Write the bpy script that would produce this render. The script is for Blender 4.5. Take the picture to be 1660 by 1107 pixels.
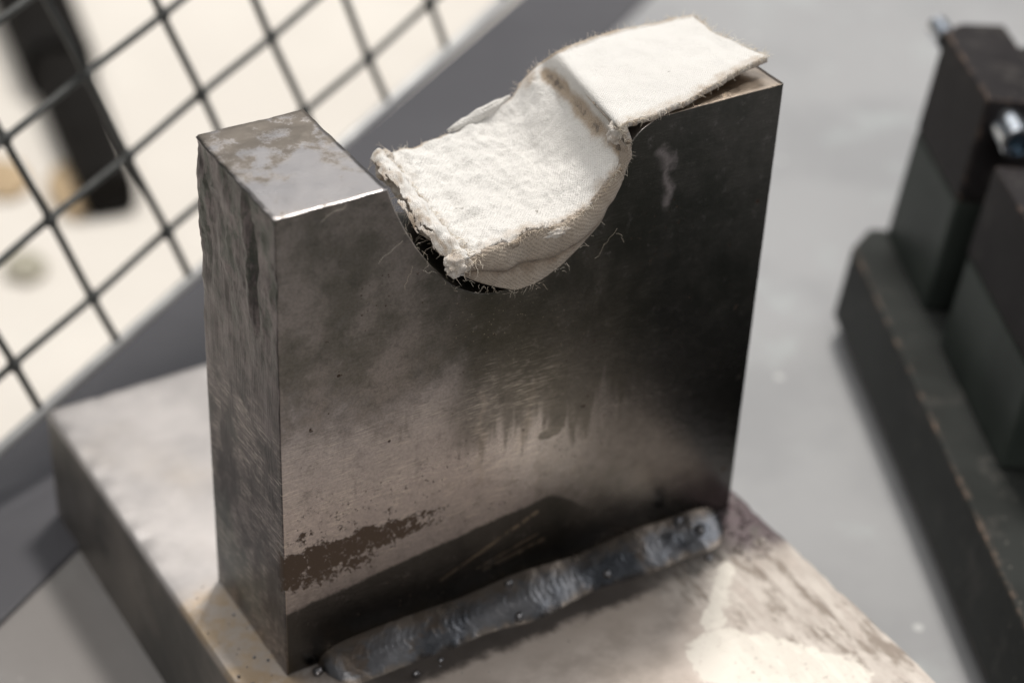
import bpy, bmesh, math, random
from mathutils import Vector, Matrix, noise as mn

random.seed(7)
scene = bpy.context.scene
for o in list(bpy.data.objects):
    bpy.data.objects.remove(o, do_unlink=True)
COL = scene.collection

# ------------------------------------------------------------------ camera
CAM = Vector((-0.13657984, -0.29555756, 0.31589883))
RX = Vector((0.8540723748765244, -0.5186159718657691, 0.03997314346529823))
RD = Vector((-0.2681354501077173, -0.5048168737989818, -0.8205262362187784))
RF = Vector((0.4457171287580336, 0.69007057440058, -0.5702094733325183))
FPX = 3290.09
cd = bpy.data.cameras.new('camera')
cam = bpy.data.objects.new('camera', cd)
COL.objects.link(cam)
cam.matrix_world = Matrix(((RX.x, -RD.x, -RF.x, CAM.x), (RX.y, -RD.y, -RF.y, CAM.y),
                           (RX.z, -RD.z, -RF.z, CAM.z), (0, 0, 0, 1)))
cd.sensor_width = 36.0
cd.lens = FPX / 1660 * 36.0
cd.clip_start = 0.01
cd.clip_end = 100
cd.dof.use_dof = True
cd.dof.focus_distance = 0.413
cd.dof.aperture_fstop = 8.8
cd.dof.aperture_blades = 0
scene.camera = cam

# ------------------------------------------------------------------ light
world = bpy.data.worlds.new('World')
scene.world = world
world.use_nodes = True
world.node_tree.nodes['Background'].inputs[0].default_value = (0.93, 0.96, 1.0, 1)
world.node_tree.nodes['Background'].inputs[1].default_value = 0.13


def area(name, loc, target, sx, sy, power, col):
    l = bpy.data.lights.new(name, 'AREA')
    l.shape = 'RECTANGLE'; l.size = sx; l.size_y = sy; l.energy = power; l.color = col
    o = bpy.data.objects.new(name, l); COL.objects.link(o)
    o.location = loc
    o.rotation_euler = (Vector(target) - Vector(loc)).to_track_quat('-Z', 'Y').to_euler()
    return o


el, az = math.radians(65.5), math.radians(45)
kd = Vector((math.cos(el) * math.cos(az), math.cos(el) * math.sin(az), math.sin(el)))
area('overhead_lamp', Vector((0.08, 0, 0)) + kd * 2.2, (0.08, 0.05, 0), 0.30, 0.30, 40, (1.0, 0.955, 0.90))
area('highlight_fill', Vector((0.05, 0.02, 0.1)) + Vector((0.50, 0.72, 0.52)).normalized() * 2.6, (0.05, 0.02, 0.1),
     1.5, 0.8, 4.0, (0.95, 0.97, 1.0))  # added soft light that puts highlights on the steel tops
area('top_fill', (-0.35, 0.75, 2.2), (0.05, 0.02, 0.05), 1.1, 1.1, 21, (1.0, 0.98, 0.95))  # added overhead fill to brighten the cloth and top surfaces
area('front_fill', (-0.75, -1.7, 1.9), (0.05, -0.02, 0.0), 1.6, 1.2, 22, (1.0, 0.97, 0.94))  # added fill from the camera side, no real window
area('side_fill', (2.1, -0.1, 1.35), (0.15, 0, 0), 1.7, 1.5, 15, (0.97, 0.98, 1.0))  # added soft light from the right for the clamp's broad shadow

scene.view_settings.view_transform = 'Standard'
scene.view_settings.look = 'None'
scene.view_settings.exposure = 0.0
scene.view_settings.gamma = 1.0
scene.view_settings.use_curve_mapping = False
scene.render.engine = 'CYCLES'

# ------------------------------------------------------------------ helpers


def ray(px):
    return RX * ((px[0] - 830) / FPX) + RD * ((px[1] - 553.5) / FPX) + RF


def at(px, axis, val):
    d = ray(px)
    return CAM + d * ((val - CAM[axis]) / d[axis])


def tag(o, label=None, cat=None, group=None, kind=None):
    if label: o['label'] = label
    if cat: o['category'] = cat
    if group: o['group'] = group
    if kind: o['kind'] = kind
    return o


def empty(name, loc, label, cat, group=None):
    o = bpy.data.objects.new(name, None)
    o.empty_display_size = 0.01
    COL.objects.link(o)
    o.location = loc
    return tag(o, label, cat, group)


def wloc(o):
    v = Vector((0, 0, 0))
    while o is not None:
        v = v + o.location
        o = o.parent
    return v


def mk(name, verts, faces, mat, parent=None, smooth=True, uvs=None, flat=None):
    """world-space verts -> one mesh object (child of parent)"""
    off = wloc(parent) if parent else Vector((0, 0, 0))
    me = bpy.data.meshes.new(name)
    me.from_pydata([tuple(Vector(v) - off) for v in verts], [], faces)
    if uvs is not None:
        ul = me.uv_layers.new(name='UVMap')
        for lp in me.loops:
            ul.data[lp.index].uv = uvs[lp.vertex_index]
    me.polygons.foreach_set('use_smooth', [smooth] * len(me.polygons))
    if flat:
        for i in flat:
            me.polygons[i].use_smooth = False
    me.validate(); me.update()
    me.materials.append(mat)
    o = bpy.data.objects.new(name, me)
    COL.objects.link(o)
    if parent: o.parent = parent
    return o


def grid_faces(nu, nv, closed_u=False, base=0):
    f = []
    for i in range(nu if closed_u else nu - 1):
        for j in range(nv - 1):
            a = base + i * nv + j
            b = base + ((i + 1) % nu) * nv + j
            f.append((a, b, b + 1, a + 1))
    return f


def tube(pts, rad, n=8, cap=True):
    vs, fs = [], []
    m = len(pts)
    for i, p in enumerate(pts):
        t = (pts[min(i + 1, m - 1)] - pts[max(i - 1, 0)]).normalized()
        a = t.orthogonal().normalized() if i == 0 else (a - t * a.dot(t)).normalized()
        b = t.cross(a)
        r = rad(i / (m - 1)) if callable(rad) else rad
        for k in range(n):
            th = 2 * math.pi * k / n
            vs.append(p + (a * math.cos(th) + b * math.sin(th)) * r)
    for i in range(m - 1):
        for k in range(n):
            fs.append((i * n + k, i * n + (k + 1) % n, (i + 1) * n + (k + 1) % n, (i + 1) * n + k))
    if cap:
        fs.append(tuple(reversed(range(n)))); fs.append(tuple(range((m - 1) * n, m * n)))
    return vs, fs


def catmull(P, n):
    out = []
    m = len(P) - 1
    for k in range(n):
        s = k / (n - 1) * m
        i = min(int(s), m - 1); t = s - i
        p0 = P[max(i - 1, 0)]; p1 = P[i]; p2 = P[i + 1]; p3 = P[min(i + 2, m)]
        out.append(0.5 * ((2 * p1) + (p2 - p0) * t + (2 * p0 - 5 * p1 + 4 * p2 - p3) * t * t + (3 * p1 - p0 - 3 * p2 + p3) * t ** 3))
    return out


def N(x, y, z, s):
    return mn.noise(Vector((x * s, y * s, z * s)))


def fbm(x, y, z, s, o=4):
    return mn.fractal(Vector((x * s, y * s, z * s)), 1.0, 2.0, o)


def sst(a, b, x):
    t = max(0.0, min(1.0, (x - a) / (b - a)))
    return t * t * (3 - 2 * t)


# ------------------------------------------------------------------ node helper
class G:
    def __init__(s, name):
        s.m = bpy.data.materials.new(name)
        s.m.use_nodes = True
        s.t = s.m.node_tree
        s.t.nodes.clear()
        s.out = s.t.nodes.new('ShaderNodeOutputMaterial')
        s.p = s.t.nodes.new('ShaderNodeBsdfPrincipled')
        s.t.links.new(s.p.outputs[0], s.out.inputs[0])
        s._pos = None

    def new(s, k): return s.t.nodes.new(k)

    def put(s, sock, v):
        if hasattr(v, 'is_output') or hasattr(v, 'links'):
            s.t.links.new(v, sock)
        elif isinstance(v, (tuple, list)) and len(v) == 3 and sock.type == 'RGBA':
            sock.default_value = (*v, 1)
        else:
            sock.default_value = v

    def pos(s):
        if s._pos is None: s._pos = s.new('ShaderNodeNewGeometry').outputs['Position']
        return s._pos

    def obj(s): return s.new('ShaderNodeTexCoord').outputs['Object']

    def uv(s): return s.new('ShaderNodeTexCoord').outputs['UV']

    def mapping(s, vec, loc=(0, 0, 0), rot=(0, 0, 0), sc=(1, 1, 1)):
        n = s.new('ShaderNodeMapping')
        s.t.links.new(vec, n.inputs[0])
        n.inputs[1].default_value = loc; n.inputs[2].default_value = rot; n.inputs[3].default_value = sc
        return n.outputs[0]

    def xyz(s, vec):
        n = s.new('ShaderNodeSeparateXYZ'); s.t.links.new(vec, n.inputs[0])
        return n.outputs

    def comb(s, x, y, z):
        n = s.new('ShaderNodeCombineXYZ')
        for i, v in enumerate((x, y, z)): s.put(n.inputs[i], v)
        return n.outputs[0]

    def noise(s, vec, scale, detail=4, rough=0.55, dist=0.0):
        n = s.new('ShaderNodeTexNoise')
        s.t.links.new(vec, n.inputs['Vector'])
        n.inputs['Scale'].default_value = scale; n.inputs['Detail'].default_value = detail
        n.inputs['Roughness'].default_value = rough; n.inputs['Distortion'].default_value = dist
        return n.outputs['Fac']

    def voro(s, vec, scale, feat='F1'):
        n = s.new('ShaderNodeTexVoronoi'); n.feature = feat
        s.t.links.new(vec, n.inputs['Vector']); n.inputs['Scale'].default_value = scale
        return n.outputs['Distance']

    def mth(s, op, a, b=0.0, c=0.0, clamp=False):
        n = s.new('ShaderNodeMath'); n.operation = op; n.use_clamp = clamp
        s.put(n.inputs[0], a); s.put(n.inputs[1], b); s.put(n.inputs[2], c)
        return n.outputs[0]

    def mul(s, a, b): return s.mth('MULTIPLY', a, b)
    def add(s, a, b): return s.mth('ADD', a, b)
    def sub(s, a, b): return s.mth('SUBTRACT', a, b)

    def ss(s, x, a, b, lo=0.0, hi=1.0):
        n = s.new('ShaderNodeMapRange'); n.interpolation_type = 'SMOOTHSTEP'
        s.put(n.inputs[0], x); s.put(n.inputs[1], a); s.put(n.inputs[2], b)
        n.inputs[3].default_value = lo; n.inputs[4].default_value = hi
        return n.outputs[0]

    def mix(s, f, a, b):
        n = s.new('ShaderNodeMix'); n.data_type = 'RGBA'
        s.put(n.inputs[0], f); s.put(n.inputs[6], a); s.put(n.inputs[7], b)
        return n.outputs[2]

    def mixf(s, f, a, b):
        n = s.new('ShaderNodeMix'); n.data_type = 'FLOAT'
        s.put(n.inputs[0], f); s.put(n.inputs[2], a); s.put(n.inputs[3], b)
        return n.outputs[0]

    def bump(s, h, strength, dist, prev=None):
        n = s.new('ShaderNodeBump')
        n.inputs['Strength'].default_value = strength; n.inputs['Distance'].default_value = dist
        s.t.links.new(h, n.inputs['Height'])
        if prev is not None: s.t.links.new(prev, n.inputs['Normal'])
        return n.outputs[0]

    def seg(s, p, a, b, r, soft=0.5):
        """1 within r of the line a-b on the (x,z) coordinates given as vector p (z dropped)"""
        ax, az_, bx, bz = a[0], a[1], b[0], b[1]
        x, y, z = s.xyz(p)
        dx, dz = bx - ax, bz - az_
        L2 = dx * dx + dz * dz + 1e-12
        qx = s.sub(x, ax); qz = s.sub(z, az_)
        t = s.mth('DIVIDE', s.add(s.mul(qx, dx), s.mul(qz, dz)), L2, clamp=True)
        ex = s.sub(qx, s.mul(t, dx)); ez = s.sub(qz, s.mul(t, dz))
        d = s.mth('SQRT', s.add(s.mul(ex, ex), s.mul(ez, ez)))
        return s.ss(d, r, r * soft, 0.0, 1.0)

    def set(s, **k):
        names = dict(col='Base Color', rough='Roughness', metal='Metallic', normal='Normal', spec='Specular IOR Level',
                     coat='Coat Weight', sheen='Sheen Weight', sss='Subsurface Weight', aniso='Anisotropic')
        for a, v in k.items(): s.put(s.p.inputs[names[a]], v)
        return s.m


# ------------------------------------------------------------------ materials
def mat_plate():
    g = G('ground_steel_plate')
    P = g.pos()
    x, y, z = g.xyz(P)
    n1 = g.noise(P, 26, 5, 0.6); n2 = g.noise(P, 90, 6, 0.65); n3 = g.noise(P, 420, 4, 0.6)
    gn = g.xyz(g.new('ShaderNodeNewGeometry').outputs['Normal'])
    nf = g.noise(P, 1500, 3, 0.6)
    # warped coordinates so that stains have ragged outlines
    wn = g.new('ShaderNodeTexNoise'); g.t.links.new(P, wn.inputs['Vector'])
    wn.inputs['Scale'].default_value = 130; wn.inputs['Detail'].default_value = 5
    wv = g.new('ShaderNodeVectorMath'); wv.operation = 'MULTIPLY_ADD'
    g.t.links.new(wn.outputs['Color'], wv.inputs[0]); wv.inputs[1].default_value = (0.010, 0.010, 0.010)
    vs = g.new('ShaderNodeVectorMath'); vs.operation = 'SUBTRACT'
    g.t.links.new(P, vs.inputs[0]); vs.inputs[1].default_value = (0.005, 0.005, 0.005)
    g.t.links.new(vs.outputs[0], wv.inputs[2])
    Q = wv.outputs[0]
    xq, yq, zq = g.xyz(Q)
    steel = g.mix(n1, (0.25, 0.231, 0.226), (0.38, 0.349, 0.342))
    rub = g.mul(g.ss(g.add(z, g.add(g.mul(g.sub(n1, 0.5), 0.05), g.mul(g.sub(n2, 0.5), 0.05))), 0.070, 0.054), g.ss(g.add(x, g.mul(g.sub(n1, 0.5), 0.04)), 0.074, 0.048))
    steel = g.mix(g.mul(rub, 0.85), steel, g.mix(n2, (0.44, 0.401, 0.392), (0.56, 0.514, 0.502)))
    # brown smoky oxide film
    film = g.ss(g.add(g.add(g.add(n1, g.mul(g.sub(n3, 0.5), 0.30)), g.mul(g.sub(n2, 0.5), 0.35)), g.ss(z, 0.045, 0.085, -0.12, 0.16)), 0.36, 0.66)
    c = g.mix(g.mul(g.mul(film, g.sub(1.0, g.mul(rub, 0.7))), 0.80), steel, g.mix(g.ss(g.add(g.mul(n2, .6), g.mul(g.noise(P, 48, 4), .4)), 0.42, 0.58), (0.17, 0.157, 0.128), (0.36, 0.318, 0.290)))
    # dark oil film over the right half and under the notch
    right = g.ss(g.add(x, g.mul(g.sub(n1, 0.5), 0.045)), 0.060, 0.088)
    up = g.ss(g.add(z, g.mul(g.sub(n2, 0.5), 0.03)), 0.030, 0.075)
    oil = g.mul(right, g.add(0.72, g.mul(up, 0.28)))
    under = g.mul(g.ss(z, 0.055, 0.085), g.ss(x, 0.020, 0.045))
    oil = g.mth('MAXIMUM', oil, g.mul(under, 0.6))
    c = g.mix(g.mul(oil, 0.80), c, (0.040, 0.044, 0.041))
    # drips running down from the notch
    tn_ = g.noise(g.comb(g.mul(x, 1.0), 0.37, g.mul(z, 0.07)), 150, 4, 0.6)
    ez = g.add(g.sub(z, 0.0500), g.mul(g.sub(tn_, 0.5), 0.075))
    ez = g.add(ez, g.mul(g.sub(n3, 0.5), 0.003))
    tong = g.mul(g.ss(ez, -0.0050, 0.0035), g.mul(g.ss(g.add(x, g.mul(g.sub(n2, .5), .02)), 0.034, 0.044), g.ss(x, 0.098, 0.080)))
    drips = g.mth('MAXIMUM', g.mul(tong, 0.8), g.mul(g.seg(Q, (0.0672, 0.06), (0.0668, 0.043), 0.0030, 0.8), 0.9))
    drips = g.mul(drips, g.ss(z, 0.088, 0.070, 0.6, 1.0))
    c = g.mix(g.mul(drips, 0.72), c, (0.060, 0.057, 0.042))
    runs = g.mth('MAXIMUM', g.seg(Q, (0.0468, 0.060), (0.0475, 0.037), 0.0011, 0.2), g.seg(Q, (0.0600, 0.058), (0.0585, 0.043), 0.0013, 0.2))
    c = g.mix(g.mul(runs, 0.35), c, (0.42, 0.37, 0.33))
    smoke = g.mul(g.seg(Q, (0.050, 0.080), (0.060, 0.060), 0.014, 0.1), 0.5)
    c = g.mix(smoke, c, (0.085, 0.078, 0.055))
    # rust bloom in a level band low on the left
    rustn = g.add(g.mul(g.noise(P, 1150, 6, 0.72), 0.50), g.mul(g.noise(P, 330, 6, 0.70), 0.50))
    zr = g.add(z, g.mul(g.sub(n2, 0.5), 0.006))
    p1 = g.mul(g.mul(g.ss(zr, 0.0275, 0.0295), g.ss(zr, 0.0352, 0.0330)), g.ss(x, 0.046, 0.028))
    p2 = g.mul(g.mul(g.ss(zr, 0.0195, 0.0245), g.ss(zr, 0.0300, 0.0275)), g.ss(x, 0.034, 0.010))
    p3 = g.mul(g.mul(g.ss(z, 0.020, 0.028), g.ss(z, 0.056, 0.034)), g.ss(x, 0.060, 0.005))
    prof = g.add(g.add(g.mul(p1, 0.125), g.mul(p2, 0.095)), g.mul(p3, 0.078))
    rust = g.ss(g.add(rustn, prof), 0.615, 0.645)
    front = g.ss(y, 0.004, 0.0005)
    rust = g.mul(rust, front)
    # pepper of tiny rust pits
    pit = g.mul(g.ss(g.voro(P, 620), 0.16, 0.10), g.ss(g.noise(P, 60, 3), 0.52, 0.64))
    spot = g.ss(g.noise(P, 330, 3, 0.5), 0.70, 0.73)
    pit = g.mul(g.mth('MAXIMUM', pit, spot), front)
    # pale smear near the upper right
    pale = g.mth('MAXIMUM', g.seg(Q, (0.0900, 0.1085), (0.0908, 0.105), 0.0026, 0.0), g.seg(Q, (0.0912, 0.103), (0.0917, 0.0965), 0.0023, 0.0))
    pale = g.mul(g.mul(pale, front), 0.6)
    c = g.mix(pale, c, (0.42, 0.365, 0.37))
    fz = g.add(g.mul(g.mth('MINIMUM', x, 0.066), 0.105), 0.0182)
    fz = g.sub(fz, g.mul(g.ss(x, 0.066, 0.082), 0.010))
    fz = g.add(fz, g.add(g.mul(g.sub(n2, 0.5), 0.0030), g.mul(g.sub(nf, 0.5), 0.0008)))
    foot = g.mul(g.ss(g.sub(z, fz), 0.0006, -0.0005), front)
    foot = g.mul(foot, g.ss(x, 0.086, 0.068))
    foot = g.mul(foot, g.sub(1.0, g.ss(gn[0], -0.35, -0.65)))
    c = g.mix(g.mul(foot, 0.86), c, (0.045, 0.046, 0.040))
    # short tan strokes low on the face
    sc = g.mth('MAXIMUM', g.seg(P, (0.0632, 0.0216), (0.0385, 0.0116), 0.0009, 0.2), g.seg(P, (0.0654, 0.0126), (0.0500, 0.0102), 0.0010, 0.2))
    sc = g.mth('MAXIMUM', sc, g.seg(P, (0.0640, 0.0150), (0.0480, 0.0112), 0.0006, 0.2))
    sc = g.mul(g.mul(g.mul(sc, front), g.ss(n3, 0.36, 0.52)), 0.6)
    # left side: violet grey, greasy dark patches
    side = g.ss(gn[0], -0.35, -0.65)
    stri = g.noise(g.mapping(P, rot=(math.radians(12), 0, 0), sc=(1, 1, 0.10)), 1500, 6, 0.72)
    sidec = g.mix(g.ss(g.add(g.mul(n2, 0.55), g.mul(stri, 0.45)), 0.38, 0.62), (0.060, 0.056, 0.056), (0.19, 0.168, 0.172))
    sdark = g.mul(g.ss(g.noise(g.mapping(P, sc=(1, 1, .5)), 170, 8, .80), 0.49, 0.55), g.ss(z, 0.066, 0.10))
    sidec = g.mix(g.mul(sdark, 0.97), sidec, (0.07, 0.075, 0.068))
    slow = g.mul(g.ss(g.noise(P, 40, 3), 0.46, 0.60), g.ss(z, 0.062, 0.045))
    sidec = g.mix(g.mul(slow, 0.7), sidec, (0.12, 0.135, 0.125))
    mot = g.noise(P, 260, 7, 0.75)
    c = g.mix(g.mul(g.ss(mot, 0.50, 0.64), 0.40), c, g.mix(0.30, (0.055, 0.056, 0.050), c))
    c = g.mix(g.mul(g.ss(mot, 0.44, 0.34), 0.22), c, (0.46, 0.42, 0.42))
    c = g.mix(g.ss(nf, 0.40, 0.62, 0.0, 0.38), c, g.mix(0.5, c, (0.06, 0.055, 0.05)))
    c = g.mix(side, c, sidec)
    # top: brown tarnish islands
    top = g.mul(g.ss(gn[2], 0.45, 0.75), g.ss(z, 0.110, 0.112))
    tarn = g.ss(g.add(g.noise(P, 170, 8, 0.72), g.mul(g.ss(y, 0.006, 0.034), 0.20)), 0.55, 0.70)
    topc = g.mix(tarn, (0.42, 0.395, 0.385), (0.155, 0.138, 0.12))
    topc = g.mix(g.mul(g.ss(x, 0.082, 0.095), 0.7), topc, (0.42, 0.33, 0.24))
    c = g.mix(top, c, topc)
    glit = g.mul(g.ss(g.voro(P, 900), 0.13, 0.07), g.mul(g.seg(Q, (0.045, 0.080), (0.068, 0.070), 0.014, 0.1), front))
    c = g.mix(g.mul(glit, 0.6), c, (0.55, 0.48, 0.36))
    c = g.mix(g.mul(pit, 0.85), c, (0.09, 0.06, 0.045))
    c = g.mix(sc, c, (0.42, 0.35, 0.27))
    c = g.mix(rust, c, (0.085, 0.056, 0.038))
    # fine diagonal grinding marks
    scr = g.noise(g.mapping(P, rot=(0, math.radians(-33), 0), sc=(1, 1, 14)), 260, 3, 0.6)
    scr2 = g.noise(g.mapping(P, rot=(0, math.radians(24), 0), sc=(1, 1, 10)), 120, 3, 0.6)
    scr3 = g.noise(g.mapping(P, rot=(0, math.radians(-48), 0), sc=(1, 1, 22)), 140, 4, 0.65)
    bright = g.mul(g.mth('MAXIMUM', g.ss(scr, 0.54, 0.66), g.ss(scr3, 0.54, 0.64)), g.mul(g.ss(n2, 0.40, 0.56), g.add(0.08, rub)))
    bright = g.mul(bright, g.sub(1.0, g.mth('MAXIMUM', rust, foot)))
    c = g.mix(g.mul(bright, 0.55), c, (0.80, 0.735, 0.66))
    rgh = g.add(0.18, g.add(g.mul(n2, 0.16), g.mul(scr, 0.12)))
    rgh = g.add(rgh, g.mul(g.add(film, drips), 0.05))
    rgh = g.mul(rgh, g.ss(z, 0.020, 0.060, 0.50, 1.0))
    rgh = g.mixf(side, rgh, g.add(0.26, g.mul(n2, 0.25)))
    rgh = g.mixf(top, rgh, g.add(0.24, g.add(g.mul(tarn, 0.26), g.mul(n2, 0.10))))
    rgh = g.mixf(rust, rgh, 0.85)
    rgh = g.mixf(pit, rgh, 0.7)
    met = g.mixf(g.mth('MAXIMUM', rust, g.mul(pale, 0.7)), 1.0, 0.15)
    b = g.bump(g.mul(scr, 1.0), 0.10, 0.0004)
    b = g.bump(g.add(g.mul(n3, 0.5), g.mul(nf, 0.5)), 0.16, 0.0004, b)
    b = g.bump(g.mul(n2, 1.0), 0.05, 0.002, b)
    b = g.bump(g.mth('MAXIMUM', rust, pit), 0.25, -0.0003, b)
    b = g.bump(g.mul(g.mul(stri, side), g.ss(z, 0.03, 0.07, 0.25, 1.0)), 0.35, 0.0008, b)
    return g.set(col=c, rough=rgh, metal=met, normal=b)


def mat_base():
    g = G('tarnished_steel_block')
    P = g.pos()
    x, y, z = g.xyz(P)
    n1 = g.noise(P, 28, 5, 0.6); n2 = g.noise(P, 120, 6, 0.65); n3 = g.noise(P, 600, 4, 0.6)
    c = g.mix(g.ss(n1, 0.35, 0.65), (0.38, 0.36, 0.352), (0.49, 0.462, 0.448))
    c = g.mix(g.mul(g.ss(g.noise(P, 19, 4), 0.5, 0.7), 0.30), c, (0.45, 0.38, 0.30))
    tanf = g.ss(g.add(y, g.mul(g.sub(n1, 0.5), 0.02)), 0.004, -0.012)
    c = g.mix(g.mul(tanf, 0.75), c, g.mix(g.ss(n2, 0.35, 0.65), (0.46, 0.385, 0.325), (0.62, 0.535, 0.465)))
    # heat tint near the welds, then the bead's shadow painted as a dark line
    near = g.mul(g.ss(y, -0.026, -0.010), g.ss(y, 0.006, 0.0))
    c = g.mix(g.mul(g.mul(near, g.ss(n2, 0.40, 0.60)), 0.6), c, (0.20, 0.155, 0.12))
    bead_shadow = g.mul(g.ss(g.add(y, g.mul(g.sub(n2, 0.5), 0.008)), -0.0175, -0.0135), g.ss(x, 0.004, 0.018))
    c = g.mix(g.mul(bead_shadow, g.mul(g.ss(y, 0.01, 0.0), 0.92)), c, (0.045, 0.038, 0.034))
    left = g.mul(g.ss(x, 0.006, -0.002), g.ss(y, 0.04, 0.028))
    c = g.mix(g.mul(left, g.add(0.35, g.mul(g.ss(n2, 0.4, 0.6), 0.5))), c, (0.36, 0.265, 0.165))
    # pale scale flakes, mostly painted light glare, on the right corner
    lit = g.mul(g.ss(g.add(x, g.mul(g.sub(n2, 0.5), 0.02)), 0.082, 0.100), g.ss(y, -0.008, -0.018))
    glare_flake = g.mul(lit, g.ss(g.noise(g.mapping(P, rot=(0, 0, 0.15), sc=(1, .22, 1)), 330, 8, 0.75), 0.36, 0.56))
    c = g.mix(g.mul(glare_flake, 0.62), c, (0.64, 0.59, 0.53))
    c = g.mix(g.mul(lit, g.mul(g.ss(g.noise(g.mapping(P, rot=(0, 0, 0.15), sc=(1, .3, 1)), 150, 7, 0.7), 0.49, 0.60), 0.8)), c, (0.22, 0.175, 0.14))
    burn = g.mul(g.ss(x, 0.108, 0.119), g.mul(g.ss(y, -0.022, -0.010), g.ss(n2, 0.32, 0.52)))
    c = g.mix(burn, c, (0.115, 0.085, 0.09))
    XY = g.comb(g.add(x, g.mul(g.sub(g.noise(P, 260, 6, .7), 0.5), 0.010)), 0.0, g.add(y, g.mul(g.sub(g.noise(P, 150, 3), 0.5), 0.005)))
    cream = g.mth('MAXIMUM', g.seg(XY, (0.1068, -0.0170), (0.0925, -0.0310), 0.0026, 0.7), g.seg(XY, (0.0895, -0.0430), (0.104, -0.060), 0.0105, 0.88))  # lit strip and patch beside the plate's shadow, painted in cream
    cream = g.mul(cream, g.ss(n3, 0.30, 0.42))
    c = g.mix(g.mul(cream, 0.9), c, (0.80, 0.75, 0.665))
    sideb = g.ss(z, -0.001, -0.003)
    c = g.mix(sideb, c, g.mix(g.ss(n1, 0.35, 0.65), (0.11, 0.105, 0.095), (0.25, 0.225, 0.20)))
    scr = g.noise(g.mapping(P, rot=(0, 0, math.radians(20)), sc=(1, 14, 1)), 220, 3, 0.6)
    rgh = g.add(0.30, g.add(g.mul(n2, 0.22), g.mul(scr, 0.06)))
    rgh = g.mixf(glare_flake, rgh, 0.75)
    rgh = g.mixf(g.mth('MAXIMUM', burn, g.mul(near, 0.7)), rgh, 0.6)
    met = g.mixf(g.mth('MAXIMUM', glare_flake, g.mul(burn, 0.5)), 0.60, 0.1)
    met = g.mul(g.mul(met, g.sub(1.0, cream)), g.sub(1.0, g.mul(tanf, 0.55)))
    b = g.bump(g.add(g.mul(n2, 0.6), g.mul(n3, 0.3)), 0.10, 0.0008)
    b = g.bump(scr, 0.07, 0.0004, b)
    b = g.bump(g.mul(glare_flake, n2), 0.45, 0.0008, b)
    return g.set(col=c, rough=rgh, metal=met, normal=b)


def mat_weld():
    g = G('weld_metal')
    P = g.pos()
    n1 = g.noise(P, 60, 4, 0.6); n2 = g.noise(P, 300, 5, 0.6)
    c = g.mix(g.ss(n1, 0.38, 0.62), (0.125, 0.131, 0.143), (0.235, 0.232, 0.238))
    br = g.ss(g.noise(P, 95, 5, 0.65), 0.56, 0.66)
    c = g.mix(g.mul(br, 0.7), c, (0.23, 0.17, 0.12))
    uu, sv_, _ = g.xyz(g.uv())
    upz = g.ss(g.add(sv_, g.mul(g.sub(g.noise(P, 220, 6, .7), 0.5), 0.9)), 0.60, 0.92)
    c = g.mix(g.mul(upz, 0.85), c, (0.24, 0.195, 0.155))
    toe = g.ss(g.add(sv_, g.mul(g.sub(g.noise(P, 300, 5, .7), 0.5), 0.5)), 0.20, 0.02)
    c = g.mix(g.mul(toe, 0.8), c, g.mix(g.ss(n1, 0.42, 0.55), (0.07, 0.056, 0.046), (0.30, 0.245, 0.195)))
    b = g.bump(n2, 0.30, 0.0008)
    return g.set(col=c, rough=g.add(0.14, g.mul(n1, 0.30)), metal=0.95, normal=b)


def mat_cloth(name, tint, soil, weave_u, weave_v, wk):
    g = G(name)
    uv = g.uv()
    u, v, _ = g.xyz(uv)
    P = g.pos()
    n1 = g.noise(P, 45, 5, 0.6); n2 = g.noise(P, 160, 6, 0.7); n3 = g.noise(P, 900, 4, 0.6)
    wob = g.mul(g.sub(n2, 0.5), 0.05)
    su = g.mth('SINE', g.mul(g.add(u, wob), weave_u)); sv = g.mth('SINE', g.mul(g.add(v, wob), weave_v))
    weave = g.mul(su, sv)
    att = g.new('ShaderNodeAttribute'); att.attribute_name = 'soil'
    s = att.outputs['Fac']
    dirt = g.ss(g.add(s, g.mul(g.sub(g.noise(P, 260, 6, .7), 0.5), 1.3)), 0.25, 1.0)
    c = g.mix(g.ss(n1, 0.3, 0.7), tint, tuple(a * 0.93 for a in tint))
    c = g.mix(g.mul(g.ss(n2, 0.60, 0.74), 0.30), c, (0.56, 0.55, 0.54))
    c = g.mix(g.mul(dirt, 0.9), c, soil)
    dk = g.ss(g.add(s, g.mul(g.sub(g.noise(P, 420, 6, .75), 0.5), 2.4)), 1.02, 1.45)
    c = g.mix(g.mul(dk, 0.75), c, (0.085, 0.065, 0.05))
    speck = g.ss(g.noise(P, 310, 2, 0.5), 0.745, 0.765)
    c = g.mix(g.mul(speck, 0.6), c, (0.20, 0.17, 0.14))
    c = g.mix(g.mul(g.ss(weave, 0.1, -0.9), wk), c, tuple(a * 0.35 for a in tint))
    b = g.bump(weave, 0.5, 0.0004)
    b = g.bump(g.add(n3, g.mul(n2, 0.8)), 0.22, 0.0006, b)
    return g.set(col=c, rough=0.92, normal=b, spec=0.2, sheen=0.25)


def mat_plain(name, c1, c2, scale, rough, metal=0.0, bs=0.1, bd=0.001, spec=0.5, rvar=0.1):
    g = G(name)
    P = g.obj()
    n = g.noise(P, scale, 5, 0.6); n2 = g.noise(P, scale * 9, 4, 0.6)
    c = g.mix(g.ss(n, 0.35, 0.65), c1, c2)
    return g.set(col=c, rough=g.add(rough - rvar / 2, g.mul(n2, rvar)), metal=metal, normal=g.bump(n2, bs, bd), spec=spec)


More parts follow.
